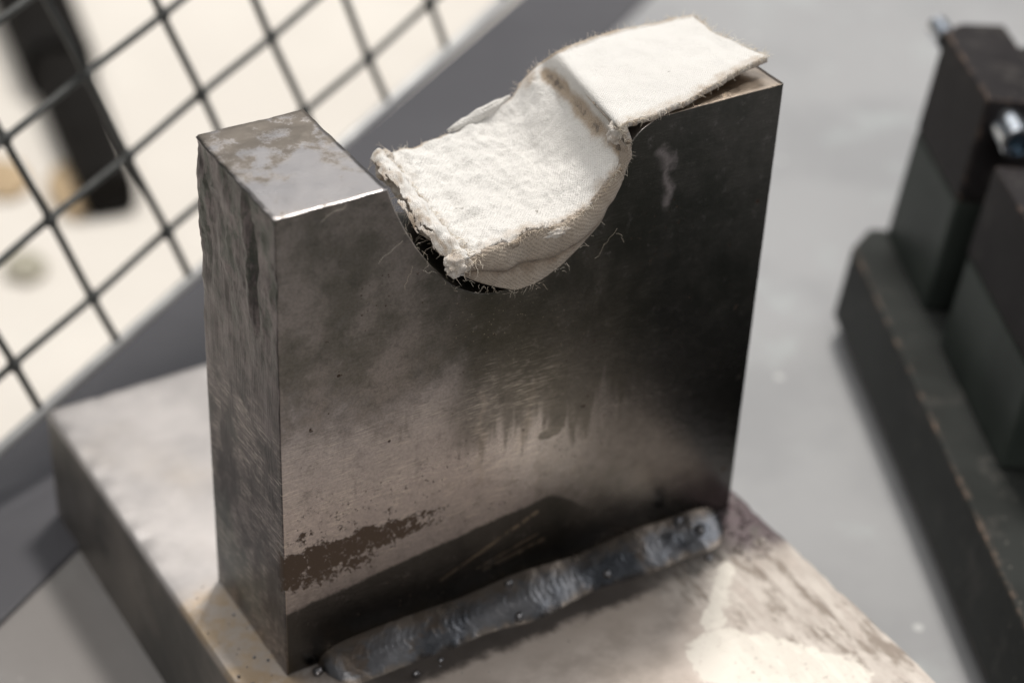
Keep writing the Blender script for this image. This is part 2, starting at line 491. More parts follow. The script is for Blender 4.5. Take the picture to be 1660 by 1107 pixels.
def mat_black(name, c1, c2, wk):
    g = G(name)
    P = g.obj()
    n = g.noise(P, 30, 5, 0.6); n2 = g.noise(P, 400, 4, 0.6)
    c = g.mix(g.ss(n, 0.35, 0.65), c1, c2)
    sp = g.ss(g.voro(P, 160), 0.06, 0.035)
    c = g.mix(g.mul(sp, 0.5), c, (0.35, 0.32, 0.28))
    # worn edges
    geo = g.new('ShaderNodeNewGeometry')
    e = g.new('ShaderNodeBevel'); e.samples = 4; e.inputs['Radius'].default_value = 0.0012
    dp = g.new('ShaderNodeVectorMath'); dp.operation = 'DOT_PRODUCT'
    g.t.links.new(e.outputs[0], dp.inputs[0]); g.t.links.new(geo.outputs['Normal'], dp.inputs[1])
    wear = g.mul(g.ss(dp.outputs['Value'], 0.985, 0.90), g.ss(g.noise(P, 210, 7, .75), 0.46, 0.62))
    c = g.mix(g.mul(wear, wk), c, (0.34, 0.235, 0.175))
    smg = g.ss(g.noise(P, 75, 7, 0.7), 0.54, 0.68)
    c = g.mix(g.mul(smg, 0.25), c, (0.12, 0.11, 0.10))
    return g.set(col=c, rough=g.add(0.42, g.mul(n2, 0.14)), normal=g.bump(n2, 0.10, 0.0006), spec=0.09)


def mat_floor():
    g = G('grey_painted_floor')
    P = g.pos()
    x, y, z = g.xyz(P)
    n = g.noise(P, 9, 5, 0.6); n2 = g.noise(P, 30, 6, 0.65); n3 = g.noise(P, 700, 3, 0.6)
    c = g.mix(g.ss(n, 0.42, 0.58), (0.265, 0.267, 0.272), (0.305, 0.306, 0.310))
    c = g.mix(g.mul(g.ss(n2, 0.54, 0.68), 0.28), c, (0.42, 0.46, 0.455))
    spk = g.ss(g.voro(P, 55), 0.10, 0.05)
    c = g.mix(g.mul(spk, 0.6), c, (0.60, 0.60, 0.585))
    drk = g.ss(g.noise(P, 22, 7, 0.7), 0.58, 0.70)
    c = g.mix(g.mul(drk, 0.22), c, (0.17, 0.172, 0.175))
    tan = g.ss(g.add(x, g.mul(n, 0.02)), 0.05, -0.02)
    c = g.mix(g.mul(tan, 0.8), c, g.mix(n2, (0.125, 0.112, 0.103), (0.19, 0.173, 0.160)))  # left floor: tan tint, with the weaker light there painted in
    return g.set(col=c, rough=g.add(0.42, g.mul(n2, 0.15)), normal=g.bump(n3, 0.06, 0.0008), spec=0.35)


M_plate = mat_plate()
M_base = mat_base()
M_weld = mat_weld()
M_tape = mat_cloth('glass_fibre_tape', (0.78, 0.76, 0.725), (0.40, 0.30, 0.205), 760, 760, 0.13)
M_fold = mat_cloth('brown_fibre_fold', (0.46, 0.39, 0.32), (0.22, 0.165, 0.12), 560, 560, 0.42)  # browner and darker than the top tape
M_fibre = mat_plain('loose_fibre', (0.80, 0.74, 0.64), (0.62, 0.53, 0.42), 200, 0.85, spec=0.2)
M_black = mat_black('blackened_steel', (0.018, 0.016, 0.0165), (0.026, 0.0235, 0.024), 0.8)
M_bar = mat_black('green_black_steel', (0.021, 0.0225, 0.021), (0.031, 0.033, 0.031), 1.0)
M_sheen = mat_plain('green_grey_reflection', (0.030, 0.036, 0.032), (0.044, 0.052, 0.046), 40, 0.36, 0.0, 0.08, 0.0006, 0.12)  # paler tone paints the floor's reflection on the lower uprights
M_zinc = mat_plain('zinc_plated_steel', (0.62, 0.66, 0.72), (0.75, 0.78, 0.80), 200, 0.22, 1.0, 0.05, 0.0003)
M_socket = mat_plain('socket_shadow_steel', (0.05, 0.09, 0.13), (0.08, 0.12, 0.16), 300, 0.35, 0.8)
M_wire = mat_plain('dark_coated_wire', (0.030, 0.032, 0.030), (0.050, 0.052, 0.050), 80, 0.5)
M_rail = mat_plain('galvanised_rail', (0.50, 0.50, 0.50), (0.62, 0.62, 0.61), 60, 0.5, 0.3)
M_sill = mat_plain('anthracite_sill', (0.062, 0.061, 0.068), (0.075, 0.074, 0.081), 12, 0.5, 0.0, 0.03, 0.001, 0.3)
M_pave = mat_plain('pale_pavement', (0.68, 0.64, 0.585), (0.75, 0.71, 0.65), 6, 0.9, 0.0, 0.05, 0.002, 0.1)
M_rubber = mat_plain('black_rubber', (0.006, 0.005, 0.004), (0.010, 0.009, 0.008), 40, 0.85, spec=0.15)
M_wood = mat_plain('orange_brown_wood', (0.40, 0.29, 0.17), (0.50, 0.38, 0.24), 60, 0.7)
M_stone = mat_plain('olive_grey_stone', (0.30, 0.29, 0.22), (0.40, 0.37, 0.30), 60, 0.8)
M_floor = mat_floor()

# ------------------------------------------------------------------ setting
ZF = -0.036
b0, b1 = at((0, 1000), 2, ZF), at((1052, 8), 2, ZF)
r0, r1 = at((0, 722), 2, ZF), at((840, 0), 2, ZF)
ld = (r1 - r0).normalized(); ln = Vector((-ld.y, ld.x, 0))
if ln.y < 0: ln = -ln
wb = ((r0 - b0).dot(ln) + (r1 - b1).dot(ln)) / 2
Lft, Rgt = r0 - ld * 3, r0 + ld * 4
FLOORPOLY = [Lft - ln * 6, Rgt - ln * 6, Rgt - ln * 0.01, Lft - ln * 0.01]
floor = mk('floor', FLOORPOLY, [(0, 1, 2, 3)], M_floor)
tag(floor, kind='structure')



def prism(poly, z0, z1, bev=0.0):
    n = len(poly)
    vs = [Vector((p[0], p[1], z0)) for p in poly] + [Vector((p[0], p[1], z1)) for p in poly]
    fs = [tuple(reversed(range(n))), tuple(range(n, 2 * n))] + [(i, (i + 1) % n, n + (i + 1) % n, n + i) for i in range(n)]
    return vs, fs


def bevel(o, w, seg=2):
    m = o.modifiers.new('edge', 'BEVEL'); m.width = w; m.segments = seg; m.limit_method = 'ANGLE'; m.angle_limit = math.radians(35)
    return o


poly = [Lft - ln * wb, Rgt - ln * wb, Rgt, Lft]
v, f = prism(poly, ZF - 0.20, ZF + 0.0014)
sill = bevel(mk('door_sill', v, f, M_sill, smooth=False), 0.0006)
tag(sill, 'flat dark grey sill strip lying between grey floor and pale pavement', 'sill')
poly = [Lft, Rgt, Rgt + ln * 4, Lft + ln * 4]
pav = mk('pavement', [Vector((p.x, p.y, ZF - 0.20)) for p in poly], [(0, 1, 2, 3)], M_pave)
tag(pav, kind='structure')

# ------------------------------------------------------------------ welded steel fixture
H, W, T = 0.117, 0.12, 0.0364
XB0, XB1, YB0, YB1 = -0.0113, 0.1258, -0.074, 0.1166
fx = empty('welded_steel_fixture', (0.055, 0.02, ZF), 'notched upright steel plate welded onto a thick tarnished steel base block', 'steel fixture')

# base block: fine top grid with rounded, slightly nicked edges


def rounded_block(name, x0, x1, y0, y1, z0, z1, r, step, mat, parent, nick):
    xs = [x0, x0 + r * .3, x0 + r] + [x0 + r + (x1 - x0 - 2 * r) * i / int((x1 - x0) / step) for i in range(1, int((x1 - x0) / step))] + [x1 - r, x1 - r * .3, x1]
    ys = [y0, y0 + r * .3, y0 + r] + [y0 + r + (y1 - y0 - 2 * r) * i / int((y1 - y0) / step) for i in range(1, int((y1 - y0) / step))] + [y1 - r, y1 - r * .3, y1]
    nx, ny = len(xs), len(ys)
    vs, fs = [], []
    for i, x in enumerate(xs):
        for j, y in enumerate(ys):
            dx = max(0, x0 + r - x, x - x1 + r); dy = max(0, y0 + r - y, y - y1 + r)
            d = min(1, math.hypot(dx, dy) / r)
            z = z1 - r * (1 - math.sqrt(max(0, 1 - d * d)))
            edge = max(0, 1 - min(x - x0, x1 - x, y - y0, y1 - y) / (r * 4))
            z -= nick * edge * max(0, fbm(x, y, 0, 220)) + 0.00008 * fbm(x, y, 3, 60)
            vs.append(Vector((x, y, z)))
    fs += grid_faces(nx, ny)
    # skirt
    ring = [i * ny for i in range(nx)] + [(nx - 1) * ny + j for j in range(1, ny)] + [i * ny + ny - 1 for i in range(nx - 2, -1, -1)] + [j for j in range(ny - 2, 0, -1)]
    b = len(vs)
    for k in ring:
        vs.append(Vector((vs[k].x, vs[k].y, z0)))
    m = len(ring)
    for k in range(m):
        fs.append((ring[k], b + k, b + (k + 1) % m, ring[(k + 1) % m]))
    fs.append(tuple(b + k for k in range(m)))
    return mk(name, vs, fs, mat, parent, flat=list(range(len(fs) - m - 1, len(fs))))


rounded_block('base_block', XB0, XB1, YB0, YB1, ZF, 0.0, 0.0011, 0.0022, M_base, fx, 0.0012)

# upright plate outline (x,z), counter-clockwise seen from the front
NOTCH = [(0.0243, 0.1170), (0.0262, 0.1115), (0.0292, 0.1050), (0.0335, 0.0978), (0.0390, 0.0910), (0.0450, 0.0868), (0.0510, 0.0854),
         (0.0575, 0.0862), (0.0645, 0.0892), (0.0705, 0.0940), (0.0752, 0.1005), (0.0780, 0.1060), (0.0803, 0.1112), (0.0832, 0.1148), (0.0866, 0.1166)]


def plate_outline():
    pts = []
    st = 0.0011

    def line(a, b):
        n = max(1, int(math.dist(a, b) / st))
        for i in range(n): pts.append((a[0] + (b[0] - a[0]) * i / n, a[1] + (b[1] - a[1]) * i / n))
    line((0, 0.0002), (W, 0.0002)); line((W, 0.0002), (W, H)); line((W, H), (0.0890, H))
    cr = catmull([Vector((x, z, 0)) for x, z in reversed(NOTCH)], 110)
    pts.append((0.0880, H - 0.00005))
    for q in cr: pts.append((q.x, q.y))
    line((0.0232, H), (0, H)); line((0, H), (0, 0.0002))
    return pts


OUT = plate_outline()
no = len(OUT)
# outward normals in the plane
NRM = []
for i in range(no):
    a = OUT[i - 1]; b = OUT[(i + 1) % no]
    t = Vector((b[0] - a[0], b[1] - a[1])).normalized()
    NRM.append(Vector((t.y, -t.x)))
rb = 0.00038
rows = []
for k in range(4):
    th = math.pi / 2 * k / 3
    rows.append((rb * (1 - math.sin(th)), rb * (1 - math.cos(th))))
rows = [(rb * (1 - math.cos(math.pi / 2 * k / 3)), rb * (1 - math.sin(math.pi / 2 * k / 3))) for k in range(4)]  # (y, inset)
ym = [rb + (T - 2 * rb) * i / 34 for i in range(1, 34)]
allrows = rows + [(y, 0.0) for y in ym] + [(T - y, ins) for y, ins in reversed(rows)]
vs = []
nr = len(allrows)
for i, (x, z) in enumerate(OUT):
    for y, ins in allrows:
        d = -ins
        nx, nz = NRM[i]
        if x < 0.0005:      # flame cut left side: torn near the top, machined lower down
            torn = sst(0.055, 0.10, z)
            d -= torn * (0.0009 * max(0, fbm(0, y, z * 0.55, 150, 5) + 0.1) + 0.00055 * abs(N(0, y, z * .25, 330)) + 0.0004 * abs(fbm(0, y, z * .6, 700, 3)))
            d -= 0.00010 * (1 - torn) * abs(fbm(0, y, z * .3, 210))
            # long gouge running down from the top edge
            g0 = 0.0125 - (H - z) * 0.10
            d -= 0.0011 * math.exp(-((y - g0) / 0.0011) ** 2) * sst(0.082, 0.088, z) * sst(0.1175, 0.112, z)
            d += 0.0006 * math.exp(-((y - g0 - 0.002) / 0.0009) ** 2) * sst(0.085, 0.09, z) * sst(0.1175, 0.112, z)
        elif z > H - 0.0006:  # top faces
            d -= 0.00022 * abs(fbm(x, y, 0, 90)) + 0.0009 * sst(T * 0.6, T, y) * max(0, fbm(x, y, 1, 70) + 0.2) * (1 if x < .05 else .4)
            if x < 0.022: d -= 0.0001 * sst(0.009, 0.0, y) ** 2 * sst(0.0225, 0.017, x)
        else:
            d -= 0.00010 * abs(fbm(x, y, z, 160))
        vs.append(Vector((x + nx * d, y, z + nz * d)))
fs = grid_faces(no, nr, closed_u=True)
fs = [tuple(reversed(q)) for q in fs]
bm = bmesh.new()
bv = [bm.verts.new(v) for v in vs]
for q in fs: bm.faces.new([bv[k] for k in q])
from mathutils.geometry import delaunay_2d_cdt
capset = set()
for side in (0, nr - 1):
    loop = [Vector((vs[i * nr + side].x, vs[i * nr + side].z)) for i in range(no)]
    r_ = delaunay_2d_cdt(loop, [(i, (i + 1) % no) for i in range(no)], [], 1, 1e-7)
    ymean = vs[side].y
    mapv = {}
    for k, co in enumerate(r_[0]):
        src = r_[3][k]
        mapv[k] = bv[src[0] * nr + side] if src else bm.verts.new((co.x, ymean, co.y))
    for q in r_[2]:
        try:
            capset.add(bm.faces.new([mapv[k] for k in q]))
        except ValueError:
            pass
bmesh.ops.recalc_face_normals(bm, faces=bm.faces[:])
for q in bm.faces: q.smooth = q not in capset
off = wloc(fx)
for v_ in bm.verts: v_.co -= off
me = bpy.data.meshes.new('upright_plate')
bm.to_mesh(me); bm.free()
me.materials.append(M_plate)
plate = bpy.data.objects.new('upright_plate', me)
COL.objects.link(plate); plate.parent = fx


# weld beads
def weld(name, x0, x1, sgn, ybase, leg, seed):
    nu, nv = 900, 30
    vs = []
    for i in range(nu):
        t = i / (nu - 1)
        x = x0 + (x1 - x0) * t
        endf = math.sqrt(max(0.0, 1 - (1 - min(1, t / 0.06)) ** 2)) * math.sqrt(max(0.0, 1 - (1 - min(1, (1 - t) / 0.10)) ** 2))
        lg = leg * (1 + 0.20 * N(x, seed, 0, 60) + 0.012 * N(x, seed, 5, 420)) * (0.03 + 0.97 * endf)
        lz = lg * 0.46 * (1 + 0.15 * N(x, seed, 9, 60))
        for j in range(nv):
            s = j / (nv - 1)
            th = s * math.pi / 2
            # superellipse bulge from toe to upper edge
            cy = lg * (0.72 * (1 - s) + 0.28 * math.cos(th)); cz = lz * (0.72 * s + 0.28 * math.sin(th))
            # ripples bow along the travel direction
            ph = (x + 0.0052 * math.sin(math.pi * s) ** 1.3 + 0.0012 * N(x, seed, 2, 90)) / 0.0017
            fr = ph - math.floor(ph)
            saw = (fr if fr < 0.8 else (1 - fr) * 4.0)
            amp = 0.35 + 0.65 * abs(N(math.floor(ph), seed, 3, 0.73)) * 1.6
            rip = 0.00016 * saw * amp * math.sin(math.pi * s) ** 0.5
            lump = 0.0004 * fbm(x, s * 0.02, seed, 120, 5) * math.sin(math.pi * s)
            k = 1 + (rip + lump) / max(lg, 0.001)
            vs.append(Vector((x, ybase + sgn * cy * k, -0.0001 + cz * k)))
    fs = grid_faces(nu, nv)
    if sgn > 0: fs = [tuple(reversed(q)) for q in fs]
    return mk(name, vs, fs, M_weld, fx, uvs=[(k // nv / nu, (k % nv) / (nv - 1)) for k in range(len(vs))])


weld('weld_bead', 0.0075, 0.1165, -1, 0.0003, 0.0102, 3.1)
weld('weld_bead', 0.0015, 0.117, 1, T - 0.0003, 0.0075, 8.7)


# spatter: small balls of metal around the weld, too many and tiny to count
def blob(vs, fs, c, r, n=6):
    b = len(vs)
    for i in range(n + 1):
        ph = math.pi * i / n
        for k in range(n + 2):
            th = 2 * math.pi * k / (n + 2)
            vs.append(c + Vector((math.sin(ph) * math.cos(th), math.sin(ph) * math.sin(th), math.cos(ph))) * r)
    for i in range(n):
        for k in range(n + 2):
            a = b + i * (n + 2) + k; a2 = b + i * (n + 2) + (k + 1) % (n + 2)
            fs.append((a, a + n + 2, a2 + n + 2, a2))


vs, fs = [], []
for _ in range(26):
    x = random.uniform(-0.008, 0.122); y = -abs(random.gauss(0.006, 0.010)) - 0.003
    r = random.choice((.0002, .0003, .0003, .0005, .0008)); blob(vs, fs, Vector((x, y, -r * 0.55)), r)
for _ in range(22):
    x = random.uniform(-0.010, -0.001); y = random.uniform(-0.02, 0.036)
    blob(vs, fs, Vector((x, y, 0)), random.choice((.00015, .0002, .0004)))
for px, z, r in (((842, 1000), 0.006, 0.0012), ((826, 945), 0.0075, 0.0010), ((1135, 858), 0.007, 0.0014), ((1100, 845), 0.0075, 0.0013), ((985, 930), 0.006, 0.0011),
                 ((675, 1092), 0.001, 0.0009), ((515, 1088), 0.001, 0.0011), ((1150, 905), 0.0005, 0.0011)):
    b_ = len(vs); blob(vs, fs, at(px, 2, z - r * 0.5), r, 8)
    for k in range(b_, len(vs)): vs[k] = vs[k] + Vector((fbm(vs[k].x, vs[k].y, vs[k].z, 600), fbm(vs[k].y, vs[k].z, vs[k].x, 600), 0)) * (r * 0.5)
tag(mk('weld_spatter', vs, fs, M_weld, fx, uvs=[(0.5, 0.5)] * len(vs)), kind='stuff')

# ragged burnt lip on the base corner beside the weld end
vs, fs = [], []
for _ in range(46):
    t = random.random()
    c_ = Vector((0.1185 + random.gauss(0, 0.0025), 0.006 - 0.022 * t + random.gauss(0, 0.002), 0.0))
    if c_.x > 0.1250: c_.x = 0.1250
    blob(vs, fs, c_, random.uniform(0.0004, 0.0014), 6)
for k, v_ in enumerate(vs):
    vs[k] = Vector((v_.x + 0.0003 * fbm(v_.x, v_.y, 5, 900), v_.y + 0.0003 * fbm(v_.x, v_.y, 9, 900), v_.z * 0.5 + 0.0004 * fbm(v_.x, v_.y, v_.z, 900)))
tag(mk('slag_crust', vs, fs, M_base, fx), kind='stuff')

# ------------------------------------------------------------------ glass fibre pad in the notch
pad = empty('insulating_pad', (0.075, 0.018, 0.0862), 'frayed white woven fibre pad draped over the notch and top of the steel plate', 'fibre pad')

Fp = [((748, 428), 1, -.0015), ((805, 402), 1, -.0015), ((870, 374), 1, -.0015), ((930, 350), 1, -.0015), ((968, 322), 1, -.0015), ((1000, 282), 1, -.0015), ((1018, 240), 1, -.0015),
      ((1006, 208), 2, .1182), ((1040, 194), 2, .1186), ((1090, 176), 2, .1190), ((1150, 144), 2, .1196), ((1205, 112), 2, .1206), ((1247, 91), 2, .1212)]
Bp = [((606, 252), 1, .037), ((660, 236), 1, .037), ((735, 210), 1, .037), ((790, 183), 1, .037), ((820, 163), 1, .037), ((848, 120), 1, .037), ((872, 98), 1, .0365),
      ((904, 85), 2, .1186), ((938, 74), 2, .1190), ((980, 61), 2, .1192), ((1035, 44), 2, .1194), ((1085, 31), 2, .1196), ((1122, 25), 2, .1194)]
F3 = [at(*a) for a in Fp]; B3 = [at(*a) for a in Bp]
NU, NV = 430, 170
fe = catmull(F3, NU); be = catmull(B3, NU)


_oz = catmull([Vector((x, z, 0)) for x, z in NOTCH[6:]] + [Vector((0.0890, H, 0)), Vector((0.13, H, 0))], 300)


def out_z(x):
    for a, b in zip(_oz, _oz[1:]):
        if a.x <= x <= b.x: return a.y + (b.y - a.y) * (x - a.x) / max(1e-9, b.x - a.x)
    return H


def top_point(i, j):
    t = j / (NV - 1); s = i / (NU - 1)
    p = fe[i].lerp(be[i], t)
    # valley part sags between the edges and is crumpled near its left end
    valley = sst(0.60, 0.45, s)
    p.z += valley * (-0.0016 * math.sin(math.pi * t) + 0.0011 * fbm(p.x, p.y, 0, 70, 3) + 0.0008 * fbm(p.x, p.y, 4, 260, 4))
    crum = sst(0.14, 0.0, s)
    p.z += valley * 0.0007 * math.sin(38 * (s + 0.25 * t) + 3 * N(s * 3, t * 2, 0, 1)) * sst(0.02, 0.2, s) * sst(0.45, 0.3, s) * (0.5 + 0.5 * N(t * 3, s * 2, 5, 1))
    p.z += crum * 0.0014 * fbm(p.x, p.y, 2, 260, 4)
    # ridge where the tape breaks over the notch edge
    rd = math.exp(-((s - 0.555 + 0.018 * math.sin(5 * t)) / 0.022) ** 2)
    p.z += rd * 0.0003
    slab = sst(0.56, 0.66, s)
    p.z += slab * (0.0006 * fbm(p.x, p.y, 7, 80, 3) + 0.0004 * math.sin(math.pi * t))
    # rolled rims
    p.z += 0.0005 * sst(0.955, 0.985, t) * slab
    p.z -= 0.0008 * (sst(0.96, 1.0, t) + sst(0.035, 0.0, t)) * valley
    if 0.066 < p.x < 0.1205: p.z = max(p.z, out_z(p.x) + 0.0014)
    # right end has a shallow bite
    if s > 0.9: p.x -= 0.0032 * sst(0.9, 1.0, s) * math.sin(math.pi * t) ** 2
    return p


def soil_at(i, j):
    t = j / (NV - 1); s = i / (NU - 1)
    e = max(sst(0.045, 0.0, t), 0.62 * sst(0.17, 0.03, t), 0.95 * sst(0.94, 1.0, t), 0.75 * sst(0.10, 0.0, s), 0.75 * sst(0.985, 1.0, s))
    ridge = math.exp(-((s - 0.492 + 0.012 * math.sin(7 * t)) / 0.036) ** 2) * sst(1.0, 0.9, t) * (1.12 + 0.6 * N(t * 7, 0, 0, 1))
    low = math.exp(-((s - 0.50) / 0.035) ** 2) * sst(0.35, 0.0, t) * 0.85
    bk = math.exp(-((s - 0.43) / 0.05) ** 2) * sst(0.86, 0.95, t) * 0.8
    return min(1.3, max(e * 0.95, ridge, low, bk))


def ragged(i, j):
    t = j / (NV - 1); s = i / (NU - 1)
    n1 = fbm(s * 14, t * 6, 1.3, 1.6, 5); n2 = fbm(s * 30, t * 12, 7.1, 2.5, 4)
    cut_t0 = 0.016 + 0.022 * n1 * (1.6 if s < 0.5 else 0.7) + 0.006 * n2
    cut_t1 = 1 - (0.008 + 0.012 * n1 + 0.005 * n2)
    cut_s0 = 0.014 + 0.030 * n1 + 0.014 * n2
    cut_s1 = 1 - (0.004 + 0.005 * n1 + 0.003 * n2)
    return cut_t0 < t < cut_t1 and cut_s0 < s < cut_s1


def sheet(name, nu, nv, fn, soil, keep, mat, parent, thick, uvs):
    vs = [fn(i, j) for i in range(nu) for j in range(nv)]
    fs = []
    for i in range(nu - 1):
        for j in range(nv - 1):
            if keep is None or keep(i, j):
                a = i * nv + j
                fs.append((a, a + nv, a + nv + 1, a + 1))
    used = sorted({k for q in fs for k in q})
    mp = {k: n for n, k in enumerate(used)}
    fs = [tuple(mp[k] for k in q) for q in fs]
    uvl = [uvs(k // nv, k % nv) for k in used]
    o = mk(name, [vs[k] for k in used], fs, mat, parent, uvs=uvl)
    at_ = o.data.attributes.new('soil', 'FLOAT', 'POINT')
    at_.data.foreach_set('value', [soil(k // nv, k % nv) for k in used])
    m = o.modifiers.new('thickness', 'SOLIDIFY'); m.thickness = thick; m.offset = -1.0
    return o


# uv in tens of millimetres along each direction
clen = [0.0]
for i in range(1, NU): clen.append(clen[-1] + (fe[i] - fe[i - 1]).length)
uvt = lambda i, j: (clen[i] / 0.1, j / (NV - 1) * 0.38)
tape = sheet('top_tape', NU, NV, top_point, soil_at, ragged, M_tape, pad, 0.0015, uvt)


# second, thinner tape end visible under the rim of the top layer
def under_point(i, j):
    i2 = int(NU * 0.57 + i * (NU * 0.425) / 149); i2 = min(i2, NU - 1)
    t = j / 59
    p = fe[i2].lerp(be[i2], 0.05 + 0.955 * t)
    p.z = max(p.z - 0.0016, 0.1173) - 0.0002
    p.x -= 0.003 * i / 149
    return p


sheet('under_tape', 150, 60, under_point, lambda i, j: 0.75, None, M_tape, pad, 0.0003, lambda i, j: (i * 0.003, j * 0.006))

# folded lower layers that fill the notch under the top tape
low_px = [(752, 448), (785, 460), (830, 467), (870, 452), (910, 424), (948, 386), (980, 335), (1004, 280), (1015, 244)]
lowF = catmull([at(a, 1, 0.0006) for a in low_px], 120)
topF = []
for i in range(120):
    q_ = top_point(int(6 + i * (NU * 0.535 - 6) / 119), 5)
    q_.z -= 0.0007
    topF.append(q_)


def fold_front(i, j):
    t = j / 29
    p = topF[i].lerp(lowF[i], t)
    s = i / 119
    p.y = p.y * (1 - sst(0, .4, t)) + 0.0004 - 0.0017 * math.sin(math.pi * min(1, t * 1.05)) * (0.6 + 0.4 * math.sin(math.pi * s)) + 0.0016 * fbm(p.x, 0, p.z, 95, 3) * math.sin(math.pi * t) ** 0.6
    p.y += 0.0012 * math.exp(-((t - 0.55 - 0.2 * s) / 0.10) ** 2) * sst(0.75, 0.3, s)
    return p


def fsoil(i, j):
    t = j / 29; s = i / 119
    return 0.35 + 0.45 * math.exp(-((t - 0.55 - 0.2 * s) / 0.16) ** 2) + 0.5 * sst(0.12, 0.0, s) - 0.5 * sst(0.9, 1.0, t)


sheet('folded_layer', 120, 30, fold_front, fsoil, None, M_fold, pad, 0.0008, lambda i, j: (i * 0.0042, j * 0.006))


def fold_bottom(i, j):
    t = j / 39
    p = lowF[i].copy()
    p.y = 0.0004 + 0.0352 * t
    p.z += 0.0006 * fbm(p.x, p.y, 0, 150, 3) * math.sin(math.pi * t) + 0.0055 * t * sst(30, 0, i)
    return p


sheet('folded_layer', 120, 40, fold_bottom, lambda i, j: 0.6, None, M_fold, pad, -0.0008, lambda i, j: (i * 0.0042, j * 0.009))

# a loose curl of tape standing up along the back edge
cA, cB = at((728, 215), 1, .0365), at((828, 160), 1, .0365)


def curl(i, j):
    t = i / 59; k = j / 23
    p = cA.lerp(cB, t)
    h = 0.0015 * math.sin(math.pi * t) ** 0.7 * (1 + 0.2 * N(t * 5, 0, 0, 1))
    th = k * math.pi * 1.15
    p.y += -0.0004 - h * 0.55 * (1 - math.cos(th)) * 0.9 + 0.001
    p.z += h * math.sin(th) + 0.0004 * fbm(p.x, k * .02, 0, 300, 3)
    return p


sheet('lifted_curl', 60, 24, curl, lambda i, j: 0.25, None, M_tape, pad, 0.0003, lambda i, j: (i * 0.003, j * 0.003))

# inner wadding between the layers, seen at the left end


def wad(i, j):
    t = j / 49; k = i / 23
    a = fe[int(6)].lerp(be[6], t); lo = lowF[2].copy(); lo.y = 0.0004 + 0.0352 * t; lo.z += 0.0055 * t
    a.z -= 0.0010
    p = a.lerp(lo, k)
    p.x += 0.0016 * fbm(p.x, p.y, p.z, 240, 4) - 0.0020 * math.sin(math.pi * k) + 0.0012
    return p


sheet('torn_wadding', 24, 50, wad, lambda i, j: 0.55 + 0.4 * N(i * .3, j * .3, 0, 1), None, M_tape, pad, 0.0004, lambda i, j: (i * 0.01, j * 0.01))

# shredded flap trailing down the left wall of the notch
outp = catmull([at((603, 262), 1, .0362), at((622, 288), 1, .028), at((652, 338), 1, .019), at((688, 388), 1, .010), at((742, 446), 1, .0006)], 90)
inp = [fe[12].lerp(be[12], 1 - k / 89) for k in range(90)]


def shred(i, j):
    t = j / 35
    p = inp[i].lerp(outp[i], t)
    p.z += 0.0016 * math.sin(math.pi * t) + 0.0011 * fbm(p.x, p.y, p.z, 260, 4)
    return p


def shred_keep(i, j):
    t = j / 35
    return fbm(i * 0.11, j * 0.16, 3.3, 1.0, 4) > -0.95 + 1.05 * t ** 2.2


sheet('shredded_edge', 90, 36, shred, lambda i, j: 0.2 + 0.5 * (j / 35) + 0.3 * N(i * .2, j * .2, 4, 1), shred_keep, M_tape, pad, 0.0005, lambda i, j: (i * 0.004, j * 0.004))


def tuft(c, rx, ry, rz, seed):
    vs, fs = [], []
    n, m = 22, 32
    for i in range(n + 1):
        ph = math.pi * i / n
        for k in range(m):
            th = 2 * math.pi * k / m
            d = Vector((math.sin(ph) * math.cos(th), math.sin(ph) * math.sin(th), math.cos(ph)))
            r = 1 + 0.45 * mn.fractal(d * 1.6 + Vector((seed, 0, 0)), 0.8, 2.1, 4)
            vs.append(c + Vector((d.x * rx * r, d.y * ry * r, d.z * rz * r)))
    for i in range(n):
        for k in range(m):
            fs.append((i * m + k, (i + 1) * m + k, (i + 1) * m + (k + 1) % m, i * m + (k + 1) % m))
    o = mk('tuft', vs, fs, M_tape, pad, uvs=[(v_.x * 10, v_.y * 10) for v_ in vs])
    a_ = o.data.attributes.new('soil', 'FLOAT', 'POINT'); a_.data.foreach_set('value', [0.62] * len(vs))


tuft(at((742, 428), 1, 0.0), 0.0028, 0.0022, 0.0022, 1.0)
tuft(at((622, 258), 1, 0.035), 0.0020, 0.0026, 0.0018, 5.0)
tuft(at((905, 375), 1, -0.001), 0.0042, 0.0010, 0.0011, 15.0)
tuft(at((1000, 215), 1, 0.001), 0.0022, 0.0016, 0.0022, 19.0)

# loose fibres
vs, fs = [], []


def fibre(p, d, length, r, curl):
    pts = [p.copy()]
    q = p.copy(); dd = d.normalized()
    n = 7
    for k in range(n):
        dd = (dd + Vector((random.gauss(0, curl), random.gauss(0, curl), random.gauss(0, curl) - 0.05))).normalized()
        q = q + dd * (length / n); pts.append(q.copy())
    v, f = tube(pts, lambda t: r * (1 - 0.6 * t), 3, False)
    b = len(vs); vs.extend(v); fs.extend([tuple(k + b for k in a) for a in f])


for _ in range(420):       # front rim
    i = random.randrange(4, NU - 4)
    fibre(top_point(i, 2), Vector((random.gauss(0, .8), -0.7, random.gauss(-0.2, .5))), random.uniform(.0006, .0022), random.choice((.00003, .00005, .00007)), .35)
for _ in range(260):       # back rim
    i = random.randrange(4, NU - 4)
    fibre(top_point(i, NV - 3), Vector((random.gauss(0, .8), 0.4, random.gauss(0.4, .5))), random.uniform(.0006, .0022), random.choice((.00003, .00005)), .35)
for _ in range(520):       # left end
    j = random.randrange(0, NV)
    fibre(top_point(random.randrange(3, 22), j), Vector((-0.8, random.gauss(-.2, .6), random.gauss(-0.4, .6))), random.uniform(.001, .0055), random.choice((.00003, .00005, .00008)), .4)
for _ in range(200):       # right end
    j = random.randrange(0, NV)
    fibre(top_point(NU - 3, j), Vector((0.8, random.gauss(0, .6), random.gauss(0.1, .4))), random.uniform(.0008, .003), random.choice((.00003, .00005)), .4)
